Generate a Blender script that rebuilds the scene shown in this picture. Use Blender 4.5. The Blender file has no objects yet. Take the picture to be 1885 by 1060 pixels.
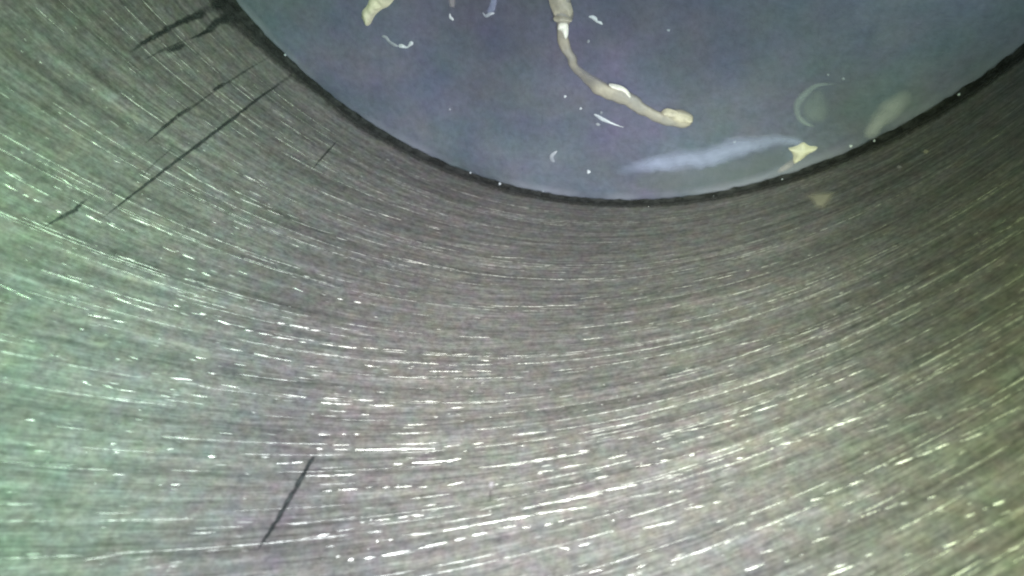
import bpy, bmesh, math, random
from mathutils import Matrix, Vector, noise

MM = 0.001
BORE = 40.0                      # bore radius, mm
scene = bpy.context.scene
col = scene.collection
R_ = math.radians

# ---------------------------------------------------------------- camera
cam_data = bpy.data.cameras.new('borescope_camera')
cam = bpy.data.objects.new('borescope_camera', cam_data)
col.objects.link(cam)
cam_m = Matrix(((0.97367, -0.14066, 0.17939), (0.0, 0.78692, 0.61706), (-0.22796, -0.60081, 0.7662)))
cam_pos = Vector((7.839, -4.63, 58.726)) * MM
cam.matrix_world = Matrix.Translation(cam_pos) @ cam_m.to_4x4()
cam_data.sensor_width = 36
cam_data.lens = 24.455
cam_data.clip_start = 0.001
cam_data.clip_end = 2.0
cam_data.dof.use_dof = True
cam_data.dof.focus_distance = 0.056
cam_data.dof.aperture_fstop = 60
scene.camera = cam

# ---------------------------------------------------------------- world: a dark closed bore, hardly any stray light
world = bpy.data.worlds.new('World')
scene.world = world
world.use_nodes = True
bg = world.node_tree.nodes['Background']
bg.inputs[0].default_value = (0.75, 0.85, 1.0, 1)
bg.inputs[1].default_value = 0.001

# ---------------------------------------------------------------- scope LED light, helped by spots added for edge tint and fill
def add_lamp(name, right, up, back, target, watts, color, size=1.2, cone=None, blend=1.0):
    if cone:
        l = bpy.data.lights.new(name, 'SPOT')
        l.spot_size = R_(cone)
        l.spot_blend = blend
    else:
        l = bpy.data.lights.new(name, 'POINT')
    l.energy = watts
    l.color = color
    l.shadow_soft_size = size * MM
    o = bpy.data.objects.new(name, l)
    col.objects.link(o)
    p = cam_pos + (cam_m @ Vector((right, up, back))) * MM
    o.location = p
    d = (Vector(target) * MM - p).normalized()
    o.rotation_euler = d.to_track_quat('-Z', 'Y').to_euler()
    return o

def wall_point(theta, z, r=BORE):
    return (r * math.cos(R_(theta)), r * math.sin(R_(theta)), z)

add_lamp('scope_fill_spot', -14, 2, 3, wall_point(-140, 37), 0.100, (0.60, 1.0, 0.84), cone=66)
add_lamp('scope_fill_spot', 0, -12, 6, wall_point(-89, 36), 0.290, (0.87, 0.92, 0.95), cone=80)
add_lamp('scope_fill_spot', -13, -4, 8, wall_point(-132, 46), 0.092, (0.36, 1.0, 0.30), cone=52)  # added green spot, imitates the lens tint at the left edge
add_lamp('scope_fill_spot', 20, 6, 0, wall_point(-132, 14), 0.085, (0.88, 0.80, 0.86), cone=60)
add_lamp('scope_fill_spot', 0, -2, 0, wall_point(-84, 21), 0.160, (0.94, 0.98, 0.80), cone=52)
add_lamp('scope_fill_spot', -10, 4, 4, wall_point(-150, 14), 0.112, (0.60, 1.0, 0.46), cone=55)
add_lamp('scope_fill_spot', 29, 2, -8, (18, -8, 0), 0.092, (0.74, 1.0, 0.86), cone=64)  # added close to the right wall to brighten the piston's right side
add_lamp('scope_fill_spot', 10, -10, 6, wall_point(-52, 28), 0.155, (0.82, 1.0, 0.47), cone=44)  # added green spot, imitates the lens tint at the right edge

scene.view_settings.view_transform = 'Standard'
scene.view_settings.look = 'None'
scene.view_settings.gamma = 1
scene.view_settings.exposure = 0
scene.cycles.pixel_filter_type = 'GAUSSIAN'
scene.cycles.filter_width = 2.4
scene.cycles.max_bounces = 4


# ---------------------------------------------------------------- helpers
def mesh_obj(name, verts, faces, mat, parent=None, smooth=True, sharp_angle=None):
    me = bpy.data.meshes.new(name)
    me.from_pydata([tuple(c * MM for c in v) for v in verts], [], faces)
    me.validate()
    if smooth:
        me.polygons.foreach_set('use_smooth', [True] * len(me.polygons))
    bm = bmesh.new(); bm.from_mesh(me)
    bmesh.ops.recalc_face_normals(bm, faces=bm.faces)
    bm.to_mesh(me); bm.free()
    me.materials.append(mat)
    o = bpy.data.objects.new(name, me)
    col.objects.link(o)
    if parent: o.parent = parent
    return o

def empty(name, loc=(0, 0, 0)):
    o = bpy.data.objects.new(name, None)
    col.objects.link(o)
    o.location = tuple(c * MM for c in loc)
    o.empty_display_size = 0.005
    return o

def tag(o, label=None, cat=None, group=None, kind=None):
    if label: o['label'] = label
    if cat: o['category'] = cat
    if group: o['group'] = group
    if kind: o['kind'] = kind
    return o

class N:                                         # little node-tree writer
    def __init__(s, name):
        s.m = bpy.data.materials.new(name); s.m.use_nodes = True
        s.t = s.m.node_tree; s.n = s.t.nodes
        s.b = s.n['Principled BSDF']; s.out = s.n['Material Output']
    def new(s, typ, **kw):
        x = s.n.new(typ)
        for k, v in kw.items(): setattr(x, k, v)
        return x
    def put(s, sock, v):
        if isinstance(v, bpy.types.NodeSocket): s.t.links.new(v, sock)
        elif v is not None: sock.default_value = v
    def math(s, op, a, b=None, c=None, clamp=False):
        x = s.new('ShaderNodeMath', operation=op, use_clamp=clamp)
        for i, v in enumerate((a, b, c)):
            if v is not None: s.put(x.inputs[i], v)
        return x.outputs[0]
    def vec(s, x, y, z=0.0):
        c = s.new('ShaderNodeCombineXYZ')
        for i, v in enumerate((x, y, z)): s.put(c.inputs[i], v)
        return c.outputs[0]
    def noise(s, v, scale, detail=2, rough=0.5, lac=2.0):
        x = s.new('ShaderNodeTexNoise')
        s.put(x.inputs['Vector'], v)
        x.inputs['Scale'].default_value = scale
        x.inputs['Detail'].default_value = detail
        x.inputs['Roughness'].default_value = rough
        x.inputs['Lacunarity'].default_value = lac
        return x.outputs
    def ramp(s, f, a, b, lo=0.0, hi=1.0, smooth=True):
        x = s.new('ShaderNodeMapRange', interpolation_type='SMOOTHSTEP' if smooth else 'LINEAR')
        s.put(x.inputs['Value'], f)
        for k, v in (('From Min', a), ('From Max', b), ('To Min', lo), ('To Max', hi)): s.put(x.inputs[k], v)
        return x.outputs[0]
    def mix(s, f, a, b, mode='MIX'):
        x = s.new('ShaderNodeMix', data_type='RGBA', blend_type=mode)
        s.put(x.inputs[0], f); s.put(x.inputs[6], a); s.put(x.inputs[7], b)
        return x.outputs[2]
    def bump(s, h, strength, dist, normal=None):
        x = s.new('ShaderNodeBump')
        x.inputs['Strength'].default_value = strength
        x.inputs['Distance'].default_value = dist
        s.put(x.inputs['Height'], h)
        if normal: s.put(x.inputs['Normal'], normal)
        return x.outputs[0]
    def set(s, **kw):
        for k, v in kw.items(): s.put(s.b.inputs[k.replace('_', ' ')], v)
        return s.m

# ---------------------------------------------------------------- materials
def bore_coords(k):
    """g = which hone line a point of the bore lies on, th = how far along it, both ~ in bore radii"""
    tc = k.new('ShaderNodeTexCoord').outputs['Object']
    sp = k.new('ShaderNodeSeparateXYZ'); k.put(sp.inputs[0], tc)
    x, y, z = sp.outputs
    # angle from -Y, seam on the +Y side
    th = k.math('ARCTAN2', x, k.math('MULTIPLY', y, -1.0))
    zr = k.math('ADD', k.math('DIVIDE', z, BORE * MM), 0.088)
    g = k.math('MULTIPLY', zr, k.math('POWER', math.e, k.math('MULTIPLY', th, 0.441)))
    return tc, th, z, g

def mat_bore():
    k = N('honed_cast_iron')
    tc, th, z, g = bore_coords(k)
    wob = k.noise(tc, 60, 2)[0]
    g = k.math('ADD', g, k.math('MULTIPLY', wob, 0.012))
    fine = k.noise(k.vec(k.math('MULTIPLY', g, 150.0), k.math('MULTIPLY', th, 24.0)), 1.0, 3, 0.65)[0]
    mid = k.noise(k.vec(k.math('MULTIPLY', g, 70.0), k.math('MULTIPLY', th, 5.0), 3.0), 1.0, 3, 0.6)[0]
    longl = k.noise(k.vec(k.math('MULTIPLY', g, 70.0), k.math('MULTIPLY', th, 1.2), 21.0), 1.0, 4, 0.7)[0]
    broad = k.noise(k.vec(k.math('MULTIPLY', g, 30.0), k.math('MULTIPLY', th, 0.9), 7.0), 1.0, 2, 0.55)[0]
    grain = k.noise(tc, 2600, 2, 0.7)
    mott = k.noise(tc, 800, 3, 0.6)
    # iron grey with a faint colour mottle (temper tints, oil residue)
    tint = k.mix(0.19, (0.5, 0.5, 0.5, 1), mott[1])
    v = k.math('MULTIPLY', k.ramp(fine, 0.30, 0.72, 0.72, 1.28, False), k.ramp(mid, 0.30, 0.70, 0.78, 1.24, False))
    v = k.math('MULTIPLY', v, k.ramp(longl, 0.32, 0.70, 0.78, 1.26, False))
    v = k.math('MULTIPLY', v, k.ramp(broad, 0.3, 0.7, 0.83, 1.17, False))
    v = k.math('MULTIPLY', v, k.ramp(grain[0], 0.25, 0.75, 0.70, 1.30, False))
    base = k.mix(1.0, tint, (0.350, 0.338, 0.330, 1), "MULTIPLY")
    cmb = k.new('ShaderNodeVectorMath', operation='SCALE'); k.put(cmb.inputs[0], base); k.put(cmb.inputs['Scale'], v)
    # short glints on the burnished lips of hone lines, put into the colour
    dash = k.noise(k.vec(k.math('MULTIPLY', g, 230.0), k.math('MULTIPLY', th, 26.0), 11.0), 1.0, 1, 0.4)[0]
    area = k.noise(tc, 130, 1)[0]
    up = k.ramp(z, 0.004, 0.034, 0.0, 1.0)
    thr = k.math('SUBTRACT', k.math('SUBTRACT', 0.85, k.math('MULTIPLY', area, 0.12)), k.math('MULTIPLY', up, 0.055))
    m = k.ramp(k.math('SUBTRACT', dash, thr), 0.0, 0.07, 0.0, 0.55)
    colr = k.mix(m, cmb.outputs[0], (0.88, 0.88, 0.86, 1))
    h = k.math('ADD', k.math('MULTIPLY', fine, 0.6), k.math('ADD', mid, k.math('MULTIPLY', grain[0], 0.25)))
    nrm = k.bump(h, 0.45, 0.00012)
    return k.set(Base_Color=colr, Metallic=0.35, Roughness=k.ramp(m, 0, 1, 0.55, 0.35), Normal=nrm)

def mat_scratch(name, c, rough=0.35, metal=0.35):
    k = N(name)
    tc = k.new('ShaderNodeTexCoord').outputs['Object']
    n = k.noise(tc, 2600, 3, 0.65)
    rnd = k.new('ShaderNodeObjectInfo').outputs['Random']
    v = k.math('MULTIPLY', k.ramp(n[0], 0.34, 0.62, 0.32, 1.0), k.ramp(rnd, 0.0, 1.0, 0.62, 1.0, False))
    cc = k.new('ShaderNodeVectorMath', operation='SCALE'); cc.inputs[0].default_value = c; k.put(cc.inputs['Scale'], v)
    return k.set(Base_Color=cc.outputs[0], Metallic=metal, Roughness=rough, Normal=k.bump(n[0], 0.3, 0.0001))

def mat_piston():
    k = N('piston_alloy_crown')
    tc = k.new('ShaderNodeTexCoord').outputs['Object']
    big = k.noise(tc, 32, 2, 0.5)
    med = k.noise(tc, 230, 3, 0.6)
    grain = k.noise(tc, 1500, 3, 0.7)
    c = k.mix(k.ramp(big[0], 0.35, 0.65), (0.078, 0.098, 0.130, 1), (0.094, 0.096, 0.156, 1))
    c = k.mix(0.26, c, k.mix(1.0, med[1], (0.17, 0.19, 0.27, 1), 'MULTIPLY'))
    cloud = k.noise(tc, 75, 3, 0.55)[0]
    s = k.new('ShaderNodeVectorMath', operation='SCALE'); k.put(s.inputs[0], c)
    k.put(s.inputs['Scale'], k.math('MULTIPLY', k.math('MULTIPLY', k.ramp(grain[0], 0.25, 0.75, 0.80, 1.20, False), k.ramp(cloud, 0.3, 0.7, 0.82, 1.18, False)), k.ramp(med[0], 0.3, 0.7, 0.92, 1.08, False)))
    # paler lip: light caught by the rim chamfer, put into the colour
    sp = k.new('ShaderNodeSeparateXYZ'); k.put(sp.inputs[0], tc)
    rad = k.math('POWER', k.math('ADD', k.math('POWER', sp.outputs[0], 2.0), k.math('POWER', sp.outputs[1], 2.0)), 0.5)
    lip = k.math('MULTIPLY', k.ramp(rad, 0.0384, 0.0393), k.ramp(cloud, 0.35, 0.6))
    colr = k.mix(k.math('MULTIPLY', lip, 0.6), s.outputs[0], (0.22, 0.23, 0.29, 1))
    nrm = k.bump(k.math('ADD', grain[0], med[0]), 0.25, 0.0002)
    return k.set(Base_Color=colr, Metallic=0.0, Roughness=0.62, Normal=nrm)

def mat_crust(name, c1, c2, rough=0.55, scale=900, sss=0.0):
    k = N(name)
    tc = k.new('ShaderNodeTexCoord').outputs['Object']
    a = k.noise(tc, scale * 0.35, 3, 0.6)[0]; b = k.noise(tc, scale, 3, 0.6)[0]
    c = k.mix(k.ramp(a, 0.35, 0.65), c1 + (1,), c2 + (1,))
    s = k.new('ShaderNodeVectorMath', operation='SCALE'); k.put(s.inputs[0], c)
    k.put(s.inputs['Scale'], k.ramp(b, 0.25, 0.75, 0.82, 1.15, False))
    return k.set(Base_Color=s.outputs[0], Roughness=rough, Normal=k.bump(b, 0.5, 0.0003))

def mat_film(name, c, alpha, rough=0.35, scale=420):
    """thin dried oil: cloudy, see-through, thinning out unevenly"""
    k = N(name)
    tc = k.new('ShaderNodeTexCoord').outputs['Object']
    a = k.noise(tc, scale, 3, 0.6)[0]
    at = k.new('ShaderNodeAttribute', attribute_name='thick').outputs['Fac']
    f = k.math('MULTIPLY', k.math('MULTIPLY', at, alpha), k.ramp(a, 0.25, 0.7, 0.6, 1.15, False), clamp=True)
    return k.set(Base_Color=c + (1,), Roughness=rough, Alpha=f)

def mat_gap_shade():  # near-black colour standing in for shade around the piston edge
    k = N('gap_shade_black')
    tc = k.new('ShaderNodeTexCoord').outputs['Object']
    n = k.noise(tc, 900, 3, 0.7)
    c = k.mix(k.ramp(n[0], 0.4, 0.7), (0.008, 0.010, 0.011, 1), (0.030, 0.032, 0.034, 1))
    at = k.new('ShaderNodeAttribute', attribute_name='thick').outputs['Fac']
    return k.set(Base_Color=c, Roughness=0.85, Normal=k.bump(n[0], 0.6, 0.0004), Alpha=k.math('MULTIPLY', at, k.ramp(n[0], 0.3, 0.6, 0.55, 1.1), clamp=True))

def mat_score():
    k = N('scored_dark_iron')
    tc = k.new('ShaderNodeTexCoord').outputs['Object']
    n = k.noise(tc, 1500, 3, 0.7)
    c = k.mix(k.ramp(n[0], 0.42, 0.68), (0.012, 0.016, 0.017, 1), (0.055, 0.062, 0.062, 1))
    at = k.new('ShaderNodeAttribute', attribute_name='thick').outputs['Fac']
    return k.set(Base_Color=c, Roughness=0.7, Alpha=k.math('MULTIPLY', at, k.ramp(n[0], 0.30, 0.52, 0.50, 1.0), clamp=True))

def mat_plain(name, c, rough, metal=0.0):
    k = N(name)
    tc = k.new('ShaderNodeTexCoord').outputs['Object']
    n = k.noise(tc, 700, 3, 0.6)[0]
    s = k.new('ShaderNodeVectorMath', operation='SCALE'); s.inputs[0].default_value = c
    k.put(s.inputs['Scale'], k.ramp(n, 0.25, 0.75, 0.8, 1.2, False))
    return k.set(Base_Color=s.outputs[0], Roughness=rough, Metallic=metal)

M_bore = mat_bore()
M_bright = {1: mat_scratch('hone_line_glint_dim', (0.40, 0.40, 0.385), 0.5),
            2: mat_scratch('hone_line_glint', (0.66, 0.65, 0.62), 0.42),
            3: mat_scratch('hone_line_glint_white', (0.95, 0.95, 0.92), 0.35, 0.2)}  # pale base colours carry the glints of the raised hone lines
M_piston = mat_piston()
M_iron = mat_plain('ring_iron', (0.10, 0.10, 0.10), 0.5, 0.6)
M_gap_shade = mat_gap_shade()
M_score = mat_score()
M_cream = mat_crust('cream_scale', (0.62, 0.585, 0.46), (0.46, 0.44, 0.385))
M_strand = mat_crust('beige_sealant', (0.40, 0.365, 0.30), (0.27, 0.26, 0.25))
_t = M_strand.node_tree; _a = _t.nodes.new('ShaderNodeAttribute'); _a.attribute_name = 'thick'
_m = _t.nodes.new('ShaderNodeMath'); _m.operation = 'MULTIPLY'; _m.use_clamp = True; _m.inputs[1].default_value = 1.35
_t.links.new(_a.outputs['Fac'], _m.inputs[0]); _t.links.new(_m.outputs[0], _t.nodes['Principled BSDF'].inputs['Alpha'])
M_tan = mat_crust('tan_scale', (0.58, 0.53, 0.42), (0.42, 0.39, 0.33))
M_white = mat_crust('white_highlight', (0.97, 0.96, 0.90), (0.92, 0.90, 0.82), 0.45)  # near-white: highlights on the strand's crests, put into the colour
M_chip = mat_crust('pale_chip', (0.60, 0.64, 0.70), (0.30, 0.33, 0.40), 0.4, 1500)
M_faint = mat_film('dried_oil_haze', (0.34, 0.38, 0.57), 0.62)
M_faint_warm = mat_film('dried_oil_warm', (0.40, 0.41, 0.44), 0.55)
M_oil = mat_film('clear_oil', (0.13, 0.155, 0.17), 0.45, 0.18)
M_drop = mat_film('drop_film', (0.25, 0.29, 0.31), 0.42)
M_ring = mat_film('drop_rim', (0.31, 0.36, 0.39), 0.5)
M_pink = mat_film('dried_oil_pink', (0.42, 0.39, 0.43), 0.7)
M_faint_speck = mat_crust('dim_chip', (0.34, 0.36, 0.42), (0.20, 0.22, 0.27), 0.5, 1500)
M_wallfilm = mat_film('wall_cream_patch', (0.52, 0.48, 0.38), 0.75)

# ---------------------------------------------------------------- measured places (degrees round the bore, mm)
SCRATCHES = [
  (-139.97,29.59,-138.86,29.39,0.099,2), (-138.5,29.3,-138.02,29.2,0.101,2), (-137.69,29.15,-137.12,28.92,0.135,3), (-135.89,28.72,-135.44,28.63,0.137,3), (-140.96,28.93,-139.24,28.58,0.234,1), (-139.19,28.57,-137.09,28.16,0.238,1),
  (-139.19,22.69,-138.1,22.48,0.112,2), (-136.58,22.63,-135.95,22.4,0.114,2), (-134.26,22.12,-132.98,21.86,0.116,2), (-131.52,25.61,-129.45,25.05,0.149,2), (-129.45,25.05,-127.65,24.69,0.113,2), (-133.11,25.63,-131.93,25.47,0.184,1),
  (-127.42,26.06,-126.16,25.78,0.112,2), (-125.6,25.66,-124.46,25.41,0.113,2), (-134.07,27.6,-132.72,27.35,0.142,2), (-132.47,27.13,-131.22,26.92,0.108,2), (-128.92,28.48,-128.17,28.27,0.107,2), (-137.88,26.56,-136.82,26.49,0.212,1),
  (-136.78,26.45,-135.58,26.27,0.249,1), (-127.42,15.64,-125.47,15.3,0.131,2), (-121.18,12.28,-115.63,11.43,0.14,1), (-114.65,11.32,-112.77,10.94,0.142,2), (-112.56,10.94,-109.67,10.48,0.143,2), (-106.64,9.85,-104.89,9.57,0.145,2),
  (-125.76,18.02,-123.12,17.43,0.17,1), (-122.76,17.39,-121.05,17.05,0.129,2), (-120.31,16.99,-115.48,16.01,0.131,1), (-114.98,16.17,-113.57,15.91,0.133,1), (-106.95,15.15,-103.63,14.77,0.135,2), (-132.55,19.25,-129.61,18.92,0.245,1),
  (-129.45,18.88,-126.78,18.41,0.249,1), (-124.52,20.33,-122.57,19.97,0.123,2), (-118.57,19.29,-117.21,19.08,0.127,2), (-125.62,25.64,-124.48,25.39,0.113,2), (-123.17,26.08,-122.27,25.94,0.113,2), (-120.63,24.25,-119.68,24.13,0.117,2),
  (-115.22,23.17,-114.14,23.07,0.16,3), (-112.42,22.47,-111.92,22.42,0.122,2), (-110.71,22.22,-110.14,22.14,0.163,3), (-109.07,21.85,-108.27,21.69,0.164,3), (-107.37,21.4,-106.84,21.38,0.124,2), (-127.44,26.04,-126.28,25.83,0.112,2),
  (-128.63,24.84,-127.67,24.76,0.113,2), (-112.31,10.87,-109.79,10.49,0.143,2), (-106.5,9.99,-104.67,9.67,0.145,2), (-100.09,10.02,-95.33,9.2,0.096,1), (-97.37,11.32,-93.31,10.52,0.142,2), (-107.08,15.49,-103.59,14.7,0.135,2),
  (-103.43,14.64,-100.32,14.23,0.136,1), (-95.03,17.59,-91.98,17.03,0.13,2), (-91.81,17,-88.91,16.51,0.13,2), (-88.94,16.42,-85.34,15.89,0.13,2), (-80.04,15.22,-77.71,14.55,0.129,1), (-84.55,18.66,-81.95,18.12,0.124,2),
  (-81.64,18.02,-79.03,17.59,0.124,2), (-84.24,20.03,-81.86,19.55,0.122,2), (-85.69,15.12,-82.96,14.51,0.131,2), (-100.67,25.61,-97.81,25.05,0.155,2), (-93.83,23.7,-92.82,23.54,0.118,2), (-89.48,23.23,-88.71,23.08,0.157,2),
  (-90.75,11.24,-89.87,10.95,0.14,2), (-79.99,15.1,-77.81,14.63,0.129,2), (-75.15,13.66,-72.44,13.43,0.129,1), (-70.43,13,-68.42,12.75,0.127,2), (-67.09,12.52,-66.6,12.53,0.126,2), (-68.03,10.41,-63.42,9.8,0.087,1),
  (-74.35,17.9,-72.84,17.75,0.121,2), (-76.89,18.41,-76.1,18.26,0.121,2), (-63.28,15.97,-63.12,15.92,0.117,2), (-62.28,15.82,-62.05,15.81,0.117,2), (-75.49,19.76,-75.02,19.7,0.118,2), (-68.3,21.04,-65.68,20.78,0.111,1),
  (-65.39,20.71,-62.82,20.59,0.11,1), (-60.36,20.87,-59.8,20.78,0.106,2), (-75.14,16.11,-74,15.81,0.125,2), (-133.73,34.93,-132.59,34.74,0.093,2), (-132.51,34.76,-131.3,34.55,0.094,2), (-131.12,31.98,-129.88,31.62,0.1,2),
  (-127.09,31.42,-125.56,31.13,0.102,2), (-125.49,31.13,-123.8,30.74,0.104,2), (-127.47,33.42,-125.93,32.81,0.132,2), (-125.65,32.79,-124.65,32.47,0.1,2), (-119,28.91,-117.72,28.71,0.182,3), (-127.06,34.46,-126.69,34.34,0.129,3),
  (-125.3,33.96,-124.96,33.87,0.098,2), (-125.91,36.86,-124.34,36.31,0.093,1), (-122.58,34.36,-121.84,34.24,0.098,2), (-118.29,32.2,-117.41,31.91,0.103,2), (-118.74,34.29,-117.18,33.75,0.167,3), (-116.47,33.9,-115.9,33.71,0.101,2),
  (-114.91,33.13,-113.42,32.76,0.103,2), (-123.82,37.17,-123.09,37.1,0.155,2), (-122.51,36.75,-121.58,36.59,0.094,2), (-121.44,36.58,-120.2,36.17,0.095,2), (-116.48,34.69,-115.21,34.33,0.099,2), (-114.32,29.92,-112.69,29.64,0.108,2),
  (-116.78,30.57,-115.26,30.14,0.107,2), (-124.83,40.59,-124.33,40.35,0.173,3), (-116.62,32.8,-115.83,32.58,0.103,2), (-130.86,37.28,-129.83,36.94,0.09,1), (-129.71,36.93,-128.44,36.53,0.092,1), (-119.05,37.05,-118.73,36.96,0.094,2),
  (-122.9,29.55,-122.3,29.43,0.107,2), (-120.62,29.09,-120.04,28.92,0.181,2), (-114.33,26.78,-113.53,26.5,0.152,3), (-113.23,26.45,-111.38,25.98,0.153,3), (-111.16,26.05,-110.19,25.74,0.116,2), (-116.4,28.54,-115.61,28.31,0.147,3),
  (-115.17,28.25,-113.81,27.89,0.111,2), (-113.63,27.92,-111.98,27.49,0.149,2), (-111.51,27.44,-110.81,27.27,0.113,2), (-109.6,26.87,-108.03,26.48,0.114,2), (-107.88,26.45,-106.16,26,0.192,2), (-105.65,25.74,-104.19,25.38,0.116,2),
  (-103.75,25.26,-101.46,24.68,0.117,2), (-98.4,24.09,-97.34,23.84,0.119,2), (-96.94,23.79,-95.19,23.36,0.119,2), (-114.3,29.95,-112.67,29.59,0.108,2), (-112.61,29.57,-110.89,29.21,0.109,2), (-109.65,29.15,-108.37,28.8,0.11,2),
  (-104.61,27.21,-103.14,26.92,0.114,2), (-102.95,26.1,-100.89,25.62,0.116,2), (-100.55,25.64,-97.88,25.01,0.116,2), (-100.57,26.24,-99.98,26.11,0.115,2), (-98.43,25.95,-95.18,25.18,0.116,2), (-94.33,24.88,-92.34,24.55,0.116,2),
  (-109.85,31.9,-107.88,31.45,0.14,2), (-106.62,31.04,-104.82,30.49,0.107,2), (-106.5,31.44,-103.77,30.68,0.142,3), (-103.84,30.31,-101.98,29.78,0.108,2), (-102.3,30.3,-100.15,29.72,0.144,2), (-98.91,28.99,-96.04,28.31,0.11,2),
  (-102.54,31.2,-101.87,31.04,0.142,2), (-98.41,31,-96.42,30.45,0.106,2), (-105.12,33.72,-104.14,33.42,0.102,2), (-103.24,33.11,-102.86,33,0.137,2), (-102.3,32.83,-101.79,32.69,0.138,2), (-103.5,34.06,-102.09,33.65,0.101,2),
  (-103.24,34.35,-101.96,33.99,0.101,2), (-104.6,34.7,-104.12,34.55,0.133,3), (-101.52,33.87,-98.12,32.95,0.17,3), (-98.12,32.95,-94.88,32.12,0.172,3), (-98.55,32.68,-94.8,31.66,0.104,2), (-97.8,34.06,-97.07,33.83,0.168,2),
  (-96.33,33.6,-93.51,32.89,0.237,3), (-93.51,32.89,-92.26,32.47,0.272,2), (-94.13,31.84,-92.84,31.45,0.104,2), (-94.95,28.68,-93.7,28.34,0.11,2), (-91.78,31.19,-90.73,30.88,0.104,2), (-106.97,36.56,-105.98,36.19,0.129,3),
  (-105.92,36.17,-105.09,35.86,0.13,3), (-104.26,36.64,-102.05,36.04,0.129,3), (-102.09,35.97,-100.54,35.51,0.13,2), (-102.41,37.26,-101.68,37,0.095,2), (-101.32,36.87,-99.75,36.37,0.096,2), (-99.24,36.14,-98.56,35.97,0.097,2),
  (-97.9,35.87,-97.26,35.62,0.097,2), (-96.95,35.6,-95.48,35.17,0.13,2), (-95.07,35.19,-94.21,34.96,0.098,2), (-92.64,34.55,-91.29,34.06,0.132,3), (-97.27,37.99,-96.2,37.67,0.094,2), (-95.58,37.43,-94.72,37.15,0.157,2),
  (-94.63,37.09,-93.62,36.84,0.189,2), (-93.9,36.27,-93,36.02,0.096,2), (-90.47,32.85,-88.04,32.25,0.101,2), (-87.45,32.05,-86.48,31.78,0.102,2), (-86.23,31.75,-84.27,31.24,0.102,2), (-83.92,31.06,-83.06,30.84,0.102,2),
  (-85.24,32.44,-83.9,32.13,0.1,2), (-83.55,31.98,-82.52,31.72,0.134,2), (-88.45,29.84,-85.11,29.1,0.141,1), (-91.65,37.58,-89.19,36.74,0.124,3), (-89.19,36.74,-86.86,36.06,0.156,3), (-86.86,36.06,-84.61,35.43,0.157,3),
  (-84.62,35.38,-81.8,34.74,0.126,2), (-93.07,38.95,-91.02,38.17,0.182,3), (-90.44,37.98,-89.61,37.66,0.123,3), (-89.2,37.46,-88.07,37.1,0.154,3), (-87.36,36.71,-85.91,36.32,0.093,2), (-85.51,36.43,-84.72,36.27,0.093,2),
  (-83.69,36.1,-83.04,35.84,0.093,2), (-82.59,35.7,-81.66,35.37,0.093,2), (-96.83,40.32,-95.99,40.02,0.149,3), (-95.64,39.9,-93.58,39.14,0.18,3), (-102.23,40.43,-101.23,39.95,0.09,2), (-101.2,39.99,-100.23,39.52,0.181,3),
  (-99.83,39.29,-98.34,38.7,0.092,1), (-94.68,38.43,-92.3,37.79,0.092,2), (-89.32,35.78,-87.01,34.89,0.096,1), (-84.57,34.73,-83.29,34.44,0.096,2), (-83.17,34.43,-81.97,34.06,0.096,2), (-99.94,41.06,-99.74,41,0.147,2),
  (-98.99,40.69,-98.7,40.58,0.148,2), (-97.94,40.65,-97.61,40.52,0.207,3), (-96.56,39.24,-96.29,39.07,0.152,2), (-95.63,38.93,-95.27,38.8,0.152,2), (-74.75,29.02,-73.76,28.79,0.101,2), (-73.34,28.6,-70.93,28.27,0.101,2),
  (-70.93,28.21,-68.55,27.82,0.1,3), (-68.26,27.64,-67.14,27.47,0.1,2), (-67,27.34,-64.91,26.97,0.099,3), (-73.36,29.52,-72.59,29.38,0.133,2), (-72.03,29.16,-71.06,29.06,0.099,2), (-82.08,30.49,-81.08,30.31,0.136,2),
  (-83.88,31.05,-83.03,30.87,0.136,2), (-83.37,31.9,-81.22,31.39,0.134,2), (-79.42,30.89,-77.75,30.49,0.134,2), (-82.54,29.11,-80.02,28.38,0.105,2), (-80.02,28.38,-77.08,27.85,0.105,2), (-78.67,29.28,-76.94,28.98,0.103,2),
  (-80.28,32.44,-78.99,32.15,0.098,2), (-82.94,34.39,-81.11,33.87,0.128,3), (-81.11,33.87,-79.39,33.45,0.128,3), (-79.14,33.26,-76.47,32.66,0.16,2), (-76.21,32.59,-74.87,32.26,0.096,2), (-74.36,31.95,-72.73,31.89,0.095,2),
  (-74.86,30.92,-74.18,30.79,0.13,2), (-75.38,29.98,-74.46,29.91,0.1,2), (-72.39,30.55,-71.92,30.31,0.195,2), (-68.49,30.87,-67.83,30.79,0.157,2), (-67.24,30.71,-66.52,30.58,0.156,2), (-65.99,30.45,-65.39,30.2,0.156,2),
  (-64.93,30.12,-63.38,29.93,0.155,3), (-62.72,29.71,-62.25,29.58,0.154,3), (-75.84,35.63,-73.07,35.04,0.09,2), (-82.27,34.84,-80.49,34.51,0.094,2), (-77.43,33.63,-74.52,33.18,0.094,1), (-73.46,33.11,-72.81,33.03,0.093,2),
  (-72.61,34.27,-71.02,34.05,0.09,2), (-70.45,33.89,-69.69,33.77,0.12,2), (-68.85,35.32,-67.95,35.22,0.086,2), (-73.52,37.53,-72.21,37.16,0.085,2), (-72.09,37.11,-70.48,36.7,0.114,3), (-69.59,36.45,-68.51,36.07,0.085,2),
  (-68.17,37.99,-66.74,37.6,0.135,3), (-67.04,37,-66.12,36.84,0.082,2), (-65.41,37.54,-65.01,37.41,0.08,2), (-64.38,37.21,-64.05,37.13,0.08,2), (-80.54,37.04,-79.74,36.81,0.12,2), (-79.44,38.57,-78.49,38.3,0.087,2),
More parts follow.
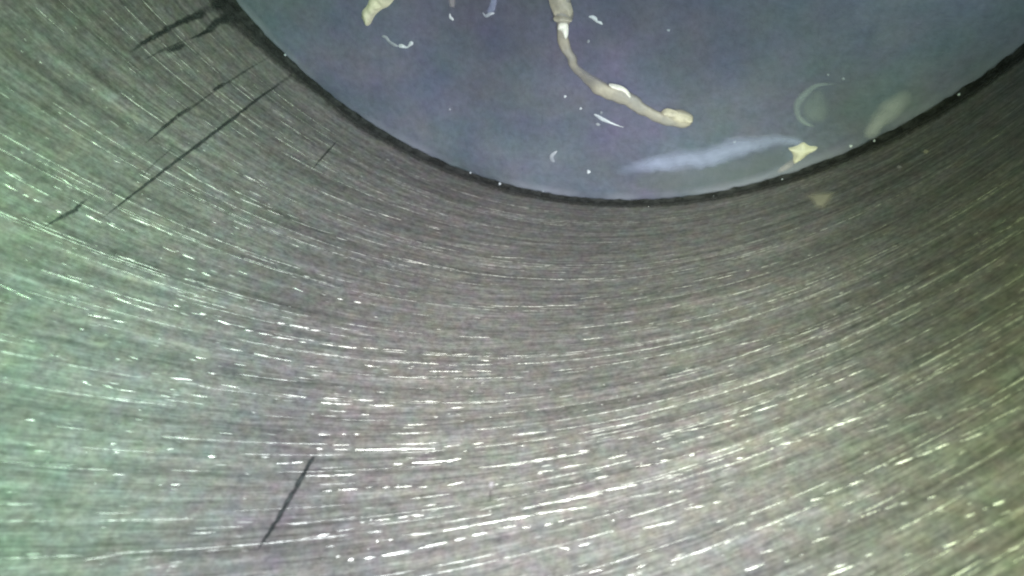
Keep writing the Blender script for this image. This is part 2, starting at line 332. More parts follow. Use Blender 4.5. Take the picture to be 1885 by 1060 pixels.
  (-75.92,38.03,-75.09,37.75,0.086,2), (-82.19,37.3,-81.27,37.31,0.18,2), (-83.63,35.97,-82.98,35.85,0.093,2), (-82.47,35.69,-81.47,35.32,0.093,2), (-76.91,31.41,-75.26,31.12,0.098,2), (-64.07,26.76,-62.38,26.41,0.131,2),
  (-61.8,26.17,-60.36,25.94,0.098,2), (-60.24,25.91,-59.13,25.69,0.13,2), (-59.01,25.61,-57.58,25.38,0.097,2), (-62.72,29.73,-61.88,29.59,0.092,2), (-61.45,29.46,-60.83,29.35,0.153,3), (-60.82,29.3,-58.59,28.94,0.152,3),
  (-57.69,28.67,-56,28.18,0.12,1), (-54.19,27.25,-53.55,27.07,0.09,2), (-52.93,26.93,-51.2,26.63,0.119,1), (-51.17,26.54,-49.29,26.3,0.118,1), (-49.32,26.87,-48.21,26.82,0.115,1), (-47.61,26.68,-46.65,26.55,0.114,2),
  (-57.12,32.53,-55.72,32.3,0.138,3), (-55.72,32.3,-54.34,32.09,0.164,3), (-54.33,32.05,-53.32,31.88,0.217,2), (-52.74,31.93,-50.88,31.69,0.213,1), (-52.63,31.61,-50.47,31.28,0.107,2), (-50.34,31.14,-48.37,30.79,0.132,2),
  (-52.17,30.02,-51.12,30.03,0.083,2), (-58.79,30.08,-56.05,29.84,0.117,1), (-55.71,29.63,-53.83,29.55,0.115,1), (-52.99,32.67,-52.43,32.5,0.079,2), (-63.21,34.07,-62.25,33.95,0.141,2), (-62.23,33.78,-60.78,33.47,0.084,2),
  (-60.78,33.47,-59.25,33.15,0.084,2), (-61.07,34.55,-59.67,34.29,0.082,2), (-59.67,34.29,-58.36,33.97,0.082,1), (-60.07,35.35,-58.61,35.04,0.08,2), (-58.44,35.06,-57.44,34.8,0.185,1), (-57.37,34.89,-56.86,34.88,0.079,2),
  (-55.6,34.83,-54.99,34.73,0.155,1), (-53.76,34.59,-52.68,34.36,0.102,1), (-52.7,35.91,-52.19,35.78,0.073,2), (-52.04,35.77,-51.26,35.63,0.097,3), (-53.76,36.09,-53.12,36.02,0.074,2), (-52.03,36.33,-51.23,36.19,0.12,1),
  (-55.49,37.46,-54.33,37.19,0.097,3), (-56.17,37.65,-55.79,37.56,0.073,2), (-53.7,37,-52.58,36.8,0.072,2), (-62.68,38.33,-60.58,37.82,0.128,3), (-62.2,37.97,-61.32,37.78,0.077,2), (-57.86,37.65,-57.36,37.56,0.074,2),
  (-63.46,36.54,-62.16,36.21,0.08,2), (-55.26,35.59,-54.84,35.54,0.076,2), (-52.12,38.04,-51.44,37.95,0.069,2), (-114.97,45.33,-113.98,44.84,0.081,2), (-113.98,44.84,-112.61,44.1,0.082,2), (-112.22,44.5,-111.03,43.87,0.083,1),
  (-109.75,44.09,-109.32,43.91,0.083,2), (-118.96,39.58,-118.6,39.43,0.12,3), (-118.26,39.89,-117.9,39.74,0.119,2), (-112.12,37.8,-111.54,37.59,0.126,3), (-113.25,40.18,-112.61,39.95,0.09,2), (-114.12,40.49,-113.72,40.37,0.089,2),
  (-117.25,41,-116.57,40.74,0.088,2), (-115.53,43.69,-115.22,43.58,0.111,3), (-115.16,38.41,-114.78,38.24,0.093,2),
]
SCORE_STRENGTH = [0.9, 0.8, 0.85, 1.0, 0.7, 0.85, 1.0, 0.8, 0.7, 0.3, 0.45, 0.4, 0.3, 0.9, 0.95]
SCORES = [
  [(-132.68,0.9,0.257), (-132.91,6.46,0.24), (-132.9,13.43,0.263), (-132.98,19.2,0.243), (-132.98,22.52,0.192), (-132.99,25.03,0.148), (-132.98,27.21,0.071)],
  [(-136.67,8.35,0.139), (-136.68,9.34,0.274), (-136.73,10.36,0.135)],
  [(-136.65,13.3,0.173), (-136.63,15.28,0.211), (-136.47,17.16,0.205), (-136.2,19.36,0.06)],
  [(-144.72,2.38,0.773), (-144.65,5.12,0.56), (-144.88,7.96,0.449), (-144.78,10.29,0.392), (-144.76,11.83,0.341), (-144.5,13.89,0.124)],
  [(-122.47,4.57,0.076), (-122.42,7.21,0.196), (-122.29,10.22,0.071)],
  [(-135.15,26.57,0.143), (-134.97,27.93,0.279), (-135.2,29.08,0.205), (-135.33,30.34,0.067)],
  [(-104.41,35.06,0.099), (-104.49,35.67,0.262), (-104.52,37.86,0.314), (-104.51,39.7,0.243), (-104.62,41.01,0.207), (-104.71,41.76,0.058)],
  [(-142.51,8.57,0.27), (-142.66,9.64,0.444), (-142.79,10.91,0.218)],
  [(-142.34,4.26,0.381), (-142.64,6,0.233), (-142.8,8,0.136)],
  [(-88.87,34.28,0.131), (-88.77,34.66,0.162), (-88.56,35.09,0.064)],
  [(-136.16,0.83,0.153), (-136.47,6.28,0.19), (-136.54,11.26,0.178), (-136.43,15.83,0.168), (-136.18,19.88,0.079)],
  [(-142.9,7.9,0.181), (-143.15,11.02,0.217), (-143.2,13.57,0.084)],
  [(-134.28,17.91,0.123), (-134.11,20.39,0.119), (-133.8,22.54,0.077)],
  [(-143.46,-0.98,1.315), (-142.75,1.29,1.086), (-142.91,3.2,0.675), (-142.67,5.47,0.375), (-142.51,6.92,0.184)],  # this and the next: wide dark blotches beside the piston edge
  [(-144.9,-1.41,1.516), (-144.59,0.73,1.183), (-144.73,2.72,0.673)],
]
FLAKE = [(-18.91,-22.66), (-19.47,-23.23), (-19.6,-23.75), (-19.54,-24.07), (-19.24,-24.53), (-18.85,-24.36), (-18.47,-23.81), (-18.12,-23.41), (-17.56,-23.01), (-16.97,-22.74), (-16.46,-22.25), (-15.67,-21.31), (-15.72,-20.35), (-17.17,-20.21), (-18.31,-21.38)]
STRAND = [(-2.28,-18.76,1.735), (-2.05,-19.98,1.757), (-1.88,-20.81,1.728), (-1.76,-21.65,1.698), (-1.54,-22.46,1.622), (-1.52,-22.95,1.177), (-1.54,-23.48,1.002), (-1.5,-24.2,0.918), (-1.23,-25.1,0.925), (-0.72,-25.85,0.978), (-0.45,-26.54,0.937), (0.35,-27.28,0.942), (1.2,-27.84,1.134), (2.1,-28.39,1.422), (3.07,-28.69,1.612), (4.04,-28.9,1.61), (5.09,-29.44,1.235), (6.19,-30.04,1.047), (7.19,-30.44,1.049), (8.05,-30.56,1.428), (8.97,-30.46,1.66), (9.77,-30.53,1.373), (10.25,-30.63,0.663)]
CREST0 = [(-1.87,-23.01), (-1.17,-22.96), (-1.02,-23.63), (-1.11,-24.17), (-1.34,-24.19), (-1.6,-23.67), (-1.92,-23.54)]
CREST1 = [(2.71,-27.8), (3.27,-27.79), (3.92,-27.93), (4.43,-28.26), (4.76,-28.81), (4.3,-28.6), (3.79,-28.28), (3.14,-28.13)]
CREST2 = [(7.46,-30.02), (7.9,-29.53), (8.85,-29.73), (9.9,-30.02), (10.25,-30.49), (9.83,-30.73), (8.9,-30.73), (8.1,-30.31)]
CREST4 = [(-2.91,-19.61), (-2.83,-20.87), (-2.72,-21.5), (-2.42,-22.22), (-2.12,-22.68), (-1.68,-22.43), (-0.95,-22.47), (-0.74,-22.02), (-1.01,-21.18), (-1.23,-20.35), (-1.36,-19.53)]
CREST3 = [(-2.28,-22.51), (-1.67,-22.32), (-0.8,-22.56), (-0.87,-22.82), (-1.8,-22.89), (-2.19,-22.84)]
SMEAR = [(3.92,-36.54,0.715), (6.56,-35.25,1.702), (9.65,-34.49,2.168), (12.4,-33.73,2.135), (14.18,-32.67,2.197), (16.25,-32.02,1.603), (17.77,-31.54,1.121), (18.92,-31.52,0.838), (19.91,-31.91,0.652)]
ARROW = [(18.58,-32.19), (18.9,-32.04), (19.25,-31.83), (19.66,-31.5), (20.22,-31.77), (20.86,-31.78), (20.85,-32.1), (20.33,-32.62), (19.96,-33.12), (19.36,-33.55), (19.15,-32.87), (18.9,-32.53)]
TAIL = [(19.54,-33.06,0.631), (19.09,-33.7,0.742), (18.61,-34.23,0.64), (18.19,-34.65,0.322)]
OVAL_FILM = [(5.65,-36.21), (8.88,-35.43), (12.48,-34.32), (14.39,-33.31), (16.35,-32.33), (18.03,-32.19), (18.85,-32.67), (19.05,-33.12), (18.35,-34.03), (17.16,-35.14), (14.49,-36.6), (11.38,-37.52), (8.12,-38.09), (6.03,-37.71)]
RING = [(20.9,-26.35,0.149), (20.33,-26.33,0.261), (19.79,-26.42,0.373), (19.34,-26.61,0.487), (18.9,-27.12,0.755), (18.54,-27.71,0.798), (18.39,-28.29,0.727), (18.49,-28.76,0.615), (18.78,-29.3,0.541), (19.21,-29.69,0.465), (19.67,-29.92,0.349), (20.21,-29.98,0.194)]
DROP = [(19.95,-26.48), (19.36,-26.69), (18.92,-27.2), (18.51,-27.87), (18.54,-28.59), (19.06,-29.52), (19.81,-29.86), (20.81,-29.75), (21.16,-28.9), (20.87,-27.8), (20.35,-26.91)]
SMUDGE = [(26.45,-26.27,0.859), (26.06,-27.03,1.909), (25.52,-27.91,2.106), (25,-28.9,1.688), (24.72,-29.89,1.348), (24.64,-30.78,0.817)]
BLUE_SMEAR = [(-8.17,-22.61), (-7.91,-21.91), (-7.65,-21.16), (-7.02,-21.12), (-7.19,-22.02), (-7.36,-22.55), (-7.77,-22.73)]
PINK_SMEAR = [(-11.42,-22.29), (-11.44,-21.39), (-10.79,-21.35), (-10.84,-22.26), (-11.02,-22.49), (-11.26,-22.47)]
STREAK = [(1.56,-30.77,0.096), (2.01,-30.98,0.289), (2.52,-31.24,0.338), (3.31,-31.52,0.212), (3.91,-31.68,0.116), (4.55,-31.82,0.116)]
CRESCENT = [(-1.5,-34.73,0.121), (-1.99,-35.29,0.407), (-2.03,-35.69,0.408), (-1.76,-36,0.204)]
ARC = [(-17.95,-25.39,0.166), (-17.56,-25.41,0.314), (-17.25,-25.79,0.29), (-16.92,-26,0.332), (-16.37,-26.18,0.15)]
BEADS = [(-16.41,-26.14,0.208), (-16.1,-26.1,0.373), (-15.62,-26.18,0.182), (-15.34,-25.98,0.231), (-15.15,-25.78,0.396), (-14.95,-25.66,0.099)]
SLIVER = [(-11.38,-22.9,0.143), (-11.37,-23.25,0.254), (-11.23,-23.35,0.27), (-11.11,-23.54,0.159)]
CHIP = [(-8.53,-22.56,0.11), (-8.21,-22.93,0.283), (-7.8,-22.7,0.375), (-7.4,-22.65,0.172)]
COMMA = [(0.53,-22.4,0.114), (0.88,-22.4,0.304), (1.12,-22.53,0.365), (1.28,-22.72,0.198), (1.6,-22.82,0.228), (1.78,-22.99,0.076)]
DOTS = [(-1.05,-29.39,0.169), (0.4,-30.39,0.175), (2.07,-31.75,0.245), (2.27,-30.58,0.194), (1.51,-36.61,0.257), (7.13,-23,0.168), (0.68,-24.4,0.192), (-7.15,-39.02,0.226), (23.47,-31.46,0.252), (25.11,-30.77,0.181), (18.8,-35.27,0.174), (29.97,-26.29,0.191), (13.25,-37.75,0.181), (20.07,-25.55,0.157), (21.29,-25.8,0.165), (-11.9,-31.7,0.153), (-27.93,-27.87,0.205), (-19.91,-34.76,0.161), (14.08,-32.16,0.162), (-2.76,-39.3,0.139), (-10.14,-38.18,0.161)]
WALL_REFLECTION = [(-59.87,3.51), (-58.5,3.63), (-55.92,4.82), (-56.73,5.96), (-57.93,7.06), (-58.91,6.43), (-59.2,5.08)]
WALL_SPOT = [(-89.21,34.13), (-89.28,33.7), (-89.01,33.5), (-88.72,33.61), (-88.62,34.04), (-88.85,34.2)]
WALL_FLECK = [(-49.84,4.97), (-49.48,4.7), (-49.14,5.14), (-49.21,5.61), (-49.65,5.55)]
WALL_GREASE = [(-46.96,4.59), (-46.55,4.39), (-46.13,5.03), (-46.42,5.41), (-46.87,5.22)]
SHADE_HEIGHTS = [(-160,1.4),(-146,1.7),(-142,1.5),(-138,1.0),(-134,.65),(-128,.3),(-122,.55),(-116,.4),(-108,.28),(-95,.24),(-80,.24),(-65,.4),(-50,.6),(-40,.7),(-30,.7)]

# ---------------------------------------------------------------- the cylinder bore (a thick cast liner, open above and below)
def add_tube(name, mat, parent):
    seg, ztop, zbot, r1 = 360, 96.0, -60.0, 47.0
    zs = [zbot + (ztop - zbot) * i / 52 for i in range(53)]
    v, f = [], []
    ring = []
    for r, zz in [(BORE, z) for z in zs] + [(BORE + 1.2, ztop + 1.2), (r1, ztop + 1.2), (r1, zbot)]:
        ring.append(len(v))
        for i in range(seg):
            a = 2 * math.pi * i / seg
            v.append((r * math.cos(a), r * math.sin(a), zz))
    for a in range(len(ring)):
        b = (a + 1) % len(ring)
        for i in range(seg):
            j = (i + 1) % seg
            f.append((ring[a] + i, ring[a] + j, ring[b] + j, ring[b] + i))
    return mesh_obj(name, v, f, mat, parent)

liner = empty('cylinder_liner', (0, 0, -60))
tag(liner, 'worn grey iron cylinder wall with curved hone lines surrounding the blue-grey piston', 'cylinder wall')
def under(o, root):                               # keep world position when parenting under an offset Empty
    o.parent = root
    o.matrix_parent_inverse = Matrix.Translation(root.location).inverted()
    return o
under(add_tube('bore_wall', M_bore, None), liner)

rng = random.Random(4)
def on_wall(theta, z, lift):
    r = BORE - lift
    return (r * math.cos(R_(theta)), r * math.sin(R_(theta)), z)

def scratch_mesh(t0, z0, t1, z1, w, V, F):
    """a raised, ragged burnished lip along a hone line: ridge of triangular section"""
    L = math.hypot(R_(t1 - t0) * BORE, z1 - z0)
    n = max(3, min(18, int(L / 0.45)))
    if L < w * 1.3:
        k = w * 1.3 / max(L, 0.01)
        tm, zm = (t0 + t1) / 2, (z0 + z1) / 2
        t0, t1, z0, z1 = tm + (t0 - tm) * k, tm + (t1 - tm) * k, zm + (z0 - zm) * k, zm + (z1 - zm) * k
    dx, dz = R_(t1 - t0) * BORE, (z1 - z0)
    l = math.hypot(dx, dz) or 1
    nx, nz = -dz / l, dx / l
    s0 = len(V)
    for i in range(n + 1):
        u = i / n
        t = t0 + (t1 - t0) * u; z = z0 + (z1 - z0) * u
        ww = w * min(1, 0.3 + 4 * u, 0.3 + 4 * (1 - u)) * rng.uniform(0.55, 1.15)
        off = rng.gauss(0, 0.10) * w
        for sgn, lift in ((-0.5, 0.001), (0.12, 0.30 * ww), (0.5, 0.001)):
            V.append(on_wall(t + math.degrees((nx * (ww * sgn + off)) / BORE), z + nz * (ww * sgn + off), lift))
    for i in range(n):
        a = s0 + 3 * i
        F.append((a, a + 3, a + 4, a + 1)); F.append((a + 1, a + 4, a + 5, a + 2))

by_size = sorted(SCRATCHES, key=lambda s: -(math.hypot(R_(s[2] - s[0]) * BORE, s[3] - s[1]) * s[4]))
for t0, z0, t1, z1, w, b in by_size[:290]:
    V, F = [], []
    scratch_mesh(t0, z0, t1, z1, w * 0.68, V, F)
    under(mesh_obj('hone_scratch', V, F, M_bright[b], None, smooth=False), liner)
V, F = [], []
for t0, z0, t1, z1, w, b in by_size[290:]:
    scratch_mesh(t0, z0, t1, z1, w * 0.68, V, F)
# the many short flashes between them, following the same hone lines
for i in range(460):
    t = rng.uniform(-160, -25)
    z = 6 + 46 * rng.random() ** 0.75
    if rng.random() > (0.25 + 0.75 * min(1, z / 36)): continue
    slope = 0.441 * (-(z / BORE + 0.088))
    ln = rng.choice((0.25, 0.4, 0.7, 1.2, 2.2, 3.5))
    dt = math.degrees(ln / BORE)
    dz = ln * slope
    scratch_mesh(t, z, t + dt, z + dz, rng.uniform(0.04, 0.085), V, F)
# long faint arcs: hone lines one can follow right round the wall, broken here and there
for i in range(85):
    t = rng.uniform(-165, -60)
    z = rng.uniform(4, 50)
    end = t + rng.uniform(14, 60)
    w = rng.uniform(0.035, 0.075)
    while t < end:
        step = rng.uniform(1.0, 4.5)
        z1 = z + math.radians(step) * BORE * 0.441 * (-(z / BORE + 0.088))
        if rng.random() < 0.72: scratch_mesh(t, z, t + step, z1, w * rng.uniform(0.7, 1.3), V, F)
        t += step; z = z1
        if z < 2: break
fine = under(mesh_obj('fine_scratches', V, F, M_bright[1], None, smooth=False), liner)
tag(fine, kind='stuff')

V, F = [], []
for i in range(420):
    t = rng.uniform(-150, -35)
    z = rng.uniform(14, 52)
    slope = 0.441 * (-(z / BORE + 0.088))
    ln = rng.choice((0.08, 0.12, 0.2, 0.3, 0.5))
    scratch_mesh(t, z, t + math.degrees(ln / BORE), z + ln * slope, rng.uniform(0.045, 0.10), V, F)
tag(under(mesh_obj('fine_glints', V, F, M_bright[1], None, smooth=False), liner), kind='stuff')

def thick_attr(o, vals):
    a = o.data.attributes.new('thick', 'FLOAT', 'POINT')
    a.data.foreach_set('value', vals)

# dark axial score marks: torn, blackened lines down the wall; last two are wide dark blotches
for L, strength in zip(SCORES, SCORE_STRENGTH):
    V, F, T = [], [], []
    pts = []
    for (a, b) in zip(L[:-1], L[1:]):
        m = 8
        for i in range(m): pts.append(tuple(a[j] + (b[j] - a[j]) * i / m for j in range(3)))
    pts.append(L[-1])
    n = len(pts)
    for i, (t, z, w) in enumerate(pts):
        p, q = pts[max(0, i - 1)], pts[min(n - 1, i + 1)]
        dx, dz = R_(q[0] - p[0]) * BORE, q[1] - p[1]
        l = math.hypot(dx, dz) or 1
        nx, nz = -dz / l, dx / l
        ww = w * rng.uniform(0.8, 1.25)
        off = rng.gauss(0, 0.06) * w
        end = min(1, 0.15 + 5 * i / n, 0.15 + 5 * (n - 1 - i) / n)
        for sgn, lift, tk in ((-0.62, 0.006, 0.0), (-0.22, 0.035, 0.85), (0.0, 0.018, 1.0), (0.22, 0.035, 0.85), (0.62, 0.006, 0.0)):
            V.append(on_wall(t + math.degrees(nx * (ww * sgn + off) / BORE), z + nz * (ww * sgn + off), lift))
            T.append(tk * end * strength)
    for i in range(n - 1):
        for j in range(4):
            a = 5 * i + j
            F.append((a, a + 5, a + 6, a + 1))
    o = under(mesh_obj('score_or_blotch', V, F, M_score, None), liner)
    thick_attr(o, T)

# ---------------------------------------------------------------- piston
PX, PY = 0.10, 0.05
piston = empty('piston', (PX, PY, -48))
tag(piston, 'flat blue-grey piston top with a sharp round edge, littered with pale residue', 'piston')
def lathe(name, prof, mat, seg=540, jit=0.0, sharp=None):
    v, f = [], []
    for k_, (r, z) in enumerate(prof):
        for i in range(seg):
            a = 2 * math.pi * i / seg
            rr = r + (jit * (noise.noise(Vector((math.cos(a) * 60, math.sin(a) * 60, 0.3))) + rng.gauss(0, 0.35)) if sharp and k_ in sharp else 0)
            v.append((PX + rr * math.cos(a), PY + rr * math.sin(a), z))
    for a in range(len(prof) - 1):
        for i in range(seg):
            j = (i + 1) % seg
            f.append((a * seg + i, a * seg + j, (a + 1) * seg + j, (a + 1) * seg + i))
    c0 = len(v); v.append((PX, PY, prof[0][1]))
    for i in range(seg): f.append((c0, i, (i + 1) % seg))
    return mesh_obj(name, v, f, mat)
prof = [(6, 0), (20, 0), (32, 0), (38.4, 0), (39.45, -0.02), (39.64, -0.14), (39.66, -0.4), (39.66, -5.0), (36.5, -5.02), (36.5, -7.0), (39.6, -7.02), (39.66, -12), (39.75, -48), (35, -48)]
under(lathe('crown', prof, M_piston, jit=0.10, sharp=(4, 5, 6)), piston)
def ring_mesh(name, r0, r1, z0, z1, mat, seg=360):
    v, f = [], []
    for r, z in ((r0, z0), (r1, z0), (r1, z1), (r0, z1)):
        for i in range(seg):
            a = 2 * math.pi * i / seg
            v.append((PX + r * math.cos(a), PY + r * math.sin(a), z))
    for a in range(4):
        b = (a + 1) % 4
        for i in range(seg):
            j = (i + 1) % seg
            f.append((a * seg + i, a * seg + j, b * seg + j, b * seg + i))
    return mesh_obj(name, v, f, mat)
under(ring_mesh('compression_ring', 36.7, 39.80, -6.85, -5.2, M_iron), piston)

# black ring added as the gap's shade, reaching higher up the wall in places
def shade_height(t):
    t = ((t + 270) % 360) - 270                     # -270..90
    if t < SHADE_HEIGHTS[0][0]: k = min(1, (SHADE_HEIGHTS[0][0] - t) / 30); return SHADE_HEIGHTS[0][1] * (1 - k) + 1.0 * k
    if t > SHADE_HEIGHTS[-1][0]: k = min(1, (t - SHADE_HEIGHTS[-1][0]) / 30); return SHADE_HEIGHTS[-1][1] * (1 - k) + 1.0 * k
    for a, b in zip(SHADE_HEIGHTS[:-1], SHADE_HEIGHTS[1:]):
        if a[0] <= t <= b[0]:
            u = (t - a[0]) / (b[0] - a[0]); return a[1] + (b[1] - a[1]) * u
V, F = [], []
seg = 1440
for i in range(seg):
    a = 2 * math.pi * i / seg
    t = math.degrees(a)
    hgt = shade_height(t) * (0.85 + 0.22 * noise.noise(Vector((math.cos(a) * 9, math.sin(a) * 9, 2))) + 0.12 * noise.noise(Vector((math.cos(a) * 70, math.sin(a) * 70, 5)))) + rng.gauss(0, 0.04)
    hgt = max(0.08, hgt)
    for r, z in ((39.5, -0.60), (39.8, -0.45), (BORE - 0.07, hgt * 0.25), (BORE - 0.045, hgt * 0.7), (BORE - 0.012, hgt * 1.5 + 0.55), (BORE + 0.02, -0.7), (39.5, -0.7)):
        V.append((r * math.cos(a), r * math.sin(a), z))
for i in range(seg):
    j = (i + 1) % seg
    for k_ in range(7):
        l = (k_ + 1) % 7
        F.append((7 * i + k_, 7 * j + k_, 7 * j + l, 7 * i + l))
shade = mesh_obj('gap_shade_ring', V, F, M_gap_shade)
thick_attr(shade, [1, 1, 1, 0.75, 0.0, 1, 1] * seg)
tag(shade, 'black ragged ring painted as the shade in the gap between piston edge and wall', 'shade')

# ---------------------------------------------------------------- residue lying on the piston
def lump(name, poly, height, mat, base=0.0, film=False, grow=0.0, bumpy=0.35, rings=5, sub=3, seed=1, parent=None):
    """low mound with the given outline: rings shrinking to the middle and rising"""
    n = len(poly)
    pts = []
    for i in range(n):                               # smooth the outline (Catmull-Rom)
        p0, p1, p2, p3 = poly[i - 1], poly[i], poly[(i + 1) % n], poly[(i + 2) % n]
        for s in range(sub):
            u = s / sub
            pts.append(tuple(0.5 * (2 * p1[k] + (p2[k] - p0[k]) * u + (2 * p0[k] - 5 * p1[k] + 4 * p2[k] - p3[k]) * u * u + (3 * p1[k] - p0[k] - 3 * p2[k] + p3[k]) * u ** 3) for k in (0, 1)))
    if grow:
        area = sum(a[0] * b[1] - b[0] * a[1] for a, b in zip(pts, pts[1:] + pts[:1]))
        sg = 1 if area > 0 else -1
        m_ = len(pts)
        moved = []
        for i in range(m_):
            dx, dy = pts[(i + 1) % m_][0] - pts[i - 1][0], pts[(i + 1) % m_][1] - pts[i - 1][1]
            l = math.hypot(dx, dy) or 1
            moved.append((pts[i][0] + sg * dy / l * grow, pts[i][1] - sg * dx / l * grow))
        pts = moved
    # fill the outline with triangles, subdivide, then raise by distance from the edge
    bm = bmesh.new()
    vs = [bm.verts.new((x, y, 0)) for x, y in pts]
    es = [bm.edges.new((vs[i], vs[(i + 1) % len(vs)])) for i in range(len(vs))]
    bmesh.ops.triangle_fill(bm, use_beauty=True, edges=es)
    for it in range(2):
        inner = [e for e in bm.edges if not e.is_boundary]
        bmesh.ops.subdivide_edges(bm, edges=inner, cuts=1)
        bmesh.ops.triangulate(bm, faces=bm.faces[:])
    edge_pts = [Vector((x, y, 0)) for x, y in pts]
    segs = list(zip(edge_pts, edge_pts[1:] + edge_pts[:1]))
    def dist(p):
        best = 1e9
        for a, b in segs:
            d = b - a
            u = max(0, min(1, (p - a).dot(d) / max(d.dot(d), 1e-9)))
            best = min(best, (p - a - d * u).length)
        return best
    ds = [dist(v.co) if not v.is_boundary else 0.0 for v in bm.verts]
    mx = max(ds) or 1.0
    T = []
    for v, d in zip(bm.verts, ds):
        u = d / mx
        nz = noise.noise(Vector((v.co.x * 1.6, v.co.y * 1.6, seed * 3.1)))
        v.co.z = base + height * (math.sqrt(max(0, 1 - (1 - u) ** 2)) * (1 + bumpy * nz)) + (0.004 if film else -0.03 if u == 0 else 0)
        w_ = min(1.0, u * 1.7); T.append(w_ * w_ * (3 - 2 * w_))
    bm.verts.index_update()
    V = [tuple(v.co) for v in bm.verts]; F = [tuple(x.index for x in f.verts) for f in bm.faces]
    bm.free()
    o = mesh_obj(name, V, F, mat, parent)
    if film: thick_attr(o, T)
    return o

def rope(name, line, hfac, mat, film=False, seed=1, bumpy=0.18, maxh=9, fade=None):
    """an irregular half-round bead along a line of (x, y, width)"""
    pts = []
    n = len(line)
    for i in range(n - 1):
        p0, p1, p2, p3 = line[max(0, i - 1)], line[i], line[i + 1], line[min(n - 1, i + 2)]
        for s in range(5):
            u = s / 5
            pts.append(tuple(0.5 * (2 * p1[k] + (p2[k] - p0[k]) * u + (2 * p0[k] - 5 * p1[k] + 4 * p2[k] - p3[k]) * u * u + (3 * p1[k] - p0[k] - 3 * p2[k] + p3[k]) * u ** 3) for k in (0, 1, 2)))
    pts.append(line[-1])
    V, F, T = [], [], []
    m = 9
    for i, (x, y, w) in enumerate(pts):
        p, q = pts[max(0, i - 1)], pts[min(len(pts) - 1, i + 1)]
        dx, dy = q[0] - p[0], q[1] - p[1]
        l = math.hypot(dx, dy) or 1
        nx, ny = -dy / l, dx / l
        e = min(1, 0.35 + i / 3, 0.35 + (len(pts) - 1 - i) / 3)
        for j in range(m):
            a = math.pi * j / (m - 1)
            c, s = math.cos(a), math.sin(a)
            px, py = x + nx * c * w * 0.5 * e, y + ny * c * w * 0.5 * e
            b = 1 + bumpy * noise.noise(Vector((px * 1.3, py * 1.3, seed * 2.7)))
            px, py = x + nx * c * w * 0.5 * e * b, y + ny * c * w * 0.5 * e * b
            z = min(maxh, w * hfac) * e * s * b
            V.append((px, py, z + (0.004 if film else -0.03)))
            if fade:
                j_ = i / 5; k0 = min(n - 1, int(j_)); k1 = min(n - 1, k0 + 1)
                T.append(s * e * (fade[k0] + (fade[k1] - fade[k0]) * (j_ - k0)))
            else:
                T.append(s ** 2.2 * min(1, i / 7, (len(pts) - 1 - i) / 4))
    for i in range(len(pts) - 1):
        for j in range(m - 1):
            a = m * i + j
            F.append((a, a + m, a + m + 1, a + 1))
    for base in (0, m * (len(pts) - 1)):
        F.append(tuple(base + j for j in range(m)))
    o = mesh_obj(name, V, F, mat)
    if film: thick_attr(o, T)
    return o

def centre(line): return (sum(p[0] for p in line) / len(line), sum(p[1] for p in line) / len(line), 0)

o = lump('scale_flake', FLAKE, 0.5, M_cream, seed=2, bumpy=0.6)
tag(o, 'cream yellow flake cut by the top edge, left of the long strand', 'flake')

c0 = centre(STRAND)
strand = empty('residue_strand', c0)
tag(strand, 'long curved beige strand of residue with white crests across the piston', 'residue')
under(rope('bead', STRAND, 0.24, M_strand, seed=5, bumpy=0.3, film=True, fade=[1, 1, 1, 1, 1, 1, 1, .95, .85, .75, .6, .4, .5, .8, 1, 1, 1, .95, .9, .95, 1, 1, 1]), strand)
for i, (c, b, hh) in enumerate(((CREST0, 0.22, 0.35), (CREST1, 0.25, 0.45), (CREST2, 0.25, 0.40), (CREST3, 0.40, 0.35), (CREST4, 0.15, 0.45))):
    under(lump('crest', c, hh, M_tan if i in (2, 3, 4) else M_white, base=b, seed=8 + i, bumpy=0.8), strand)

tag(lump('oil_patch', OVAL_FILM, 0.05, M_oil, film=True, seed=12), 'dark oval oil patch under the pale blue smear near the piston edge', 'oil patch')
tag(rope('oil_smear', SMEAR, 0.05, M_faint, film=True, seed=13, bumpy=0.35), 'long pale blue smear running towards the arrow-shaped cream flake', 'smear')
arrow = empty('scale_chip', centre(ARROW))
tag(arrow, 'small cream arrow-shaped flake at the right end of the pale blue smear', 'flake')
under(lump('chip', ARROW, 0.45, M_cream, seed=14), arrow)
t_ = rope('film_tail', TAIL, 0.06, M_pink, film=True, seed=15); under(t_, arrow)
drop = empty('dried_drop', centre(DROP))
tag(drop, 'faint round ring left by a dried drop, right of centre', 'drop mark')
under(rope('rim', RING, 0.08, M_ring, film=True, seed=16), drop)
under(lump('film', DROP, 0.03, M_drop, film=True, seed=17), drop)
tag(rope('oil_smear', SMUDGE, 0.05, M_faint_warm, film=True, seed=18, bumpy=0.3), 'greyish oval smudge beside the piston edge at the right', 'smear')
tag(lump('oil_smear', BLUE_SMEAR, 0.10, M_faint, film=True, seed=19), 'small pale blue smear at the top edge above the white chip', 'smear')
tag(lump('oil_smear', PINK_SMEAR, 0.06, M_pink, film=True, seed=20), 'faint pinkish smear at the top edge above the white sliver', 'smear')
for nm, ln, lab in (('residue_streak', STREAK, 'thin white streak below the long beige strand'),
                    ('residue_crescent', CRESCENT, 'small pale crescent near the bottom centre of the piston'),
                    ('residue_arc', ARC, 'pale curved streak just below the cream yellow flake'),
                    ('residue_beads', BEADS, 'two joined white beads below the cream yellow flake'),
                    ('residue_sliver', SLIVER, 'tiny white upright sliver under the pinkish smear'),
                    ('residue_chip', CHIP, 'small white chip below the pale blue smear at the top'),
                    ('residue_comma', COMMA, 'white comma-shaped speck right of the long strand')):
    tag(rope(nm, ln, 0.3, M_faint_speck if nm in ('residue_crescent', 'residue_arc') else M_chip, seed=len(nm)), lab, 'residue')
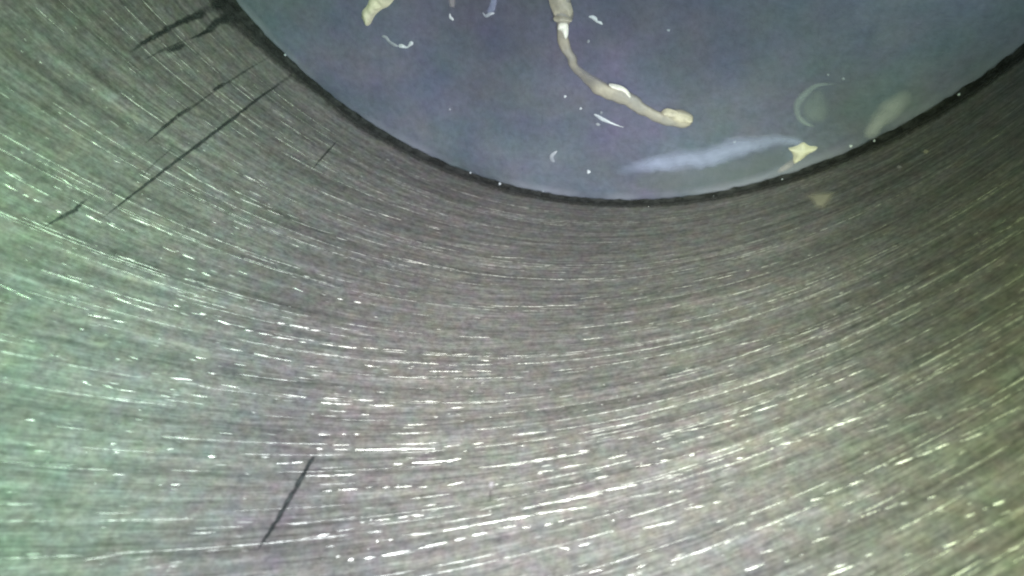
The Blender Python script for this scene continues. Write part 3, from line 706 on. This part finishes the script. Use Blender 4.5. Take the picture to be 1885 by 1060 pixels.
DOT_LABELS = ['white speck, uppermost of the chain below the strand', 'white speck, second of the chain below the strand', 'blurred pale speck below the thin white streak', 'pale speck just above the thin white streak',
  'bright speck below centre between crescent and pale blue smear', 'lone tiny speck in the empty upper right of the piston', 'faint speck below the white comma-shaped speck', 'bright speck on the piston edge, left of its lowest point',
  'bright white speck between arrow flake and right piston edge', 'pale speck on the edge below the oval smudge', 'tiny speck on the edge below the arrow-shaped flake', 'small speck on the upper right edge of the piston',
  'tiny speck on the edge below the oval oil patch', 'faint speck just above the dried drop ring', 'faint speck above and right of the dried drop ring', 'lone faint speck in the left middle of the piston',
  'speck on the upper left edge near the long score', 'tiny pale speck on the left edge of the piston', 'tiny speck on top of the pale blue smear', 'tiny speck on the edge below the crescent', 'small speck on the edge, left of the brightest edge speck']
for i, ((x, y, r), lab) in enumerate(zip(DOTS, DOT_LABELS)):
    r *= 0.62 if 'edge' in lab else 0.78
    pl = [(x + r * (1 + rng.uniform(-.3, .3)) * math.cos(a * 0.785), y + r * (1 + rng.uniform(-.3, .3)) * math.sin(a * 0.785)) for a in range(8)]
    tag(lump('residue_speck', pl, r * 0.8, M_faint_speck if i in (2, 3, 6, 13, 14, 15) else M_chip, seed=30 + i, sub=1), lab, 'speck', 'pale specks on the piston')

# smudges on the wall; the first is a reflection painted as a film
def wall_lump(name, poly, mat, height, label, cat):
    cx = sum(p[0] for p in poly) / len(poly); cz = sum(p[1] for p in poly) / len(poly)
    V, F, T = [], [], []
    n = len(poly); K = 6
    for k_ in range(K):
        u = k_ / (K - 1)
        for t, z in poly:
            nz = 1 + 0.25 * noise.noise(Vector((t, z, k_)))
            V.append(on_wall(cx + (t - cx) * (1 - u), cz + (z - cz) * (1 - u), 0.008 + height * math.sin(u * math.pi / 2) * nz)); T.append(min(1, u * 1.7) ** 1.5)
    for k_ in range(K - 1):
        for i in range(n):
            j = (i + 1) % n
            F.append((k_ * n + i, k_ * n + j, (k_ + 1) * n + j, (k_ + 1) * n + i))
    o = mesh_obj(name, V, F, mat); thick_attr(o, T)
    return tag(o, label, cat)
wall_lump('wall_pale_patch', WALL_REFLECTION, M_wallfilm, 0.05, 'dim cream reflection painted on the wall below the arrow-shaped flake', 'smudge')
wall_lump('wall_pale_patch', WALL_SPOT, M_pink, 0.03, 'tiny pale grey spot low on the wall near bottom centre', 'smudge')
wall_lump('wall_pale_patch', WALL_FLECK, M_pink, 0.05, 'tiny pinkish fleck on the dark right wall', 'smudge')
wall_lump('wall_pale_patch', WALL_GREASE, M_wallfilm, 0.04, 'faint pale fleck on the dark wall near the right piston edge', 'smudge')
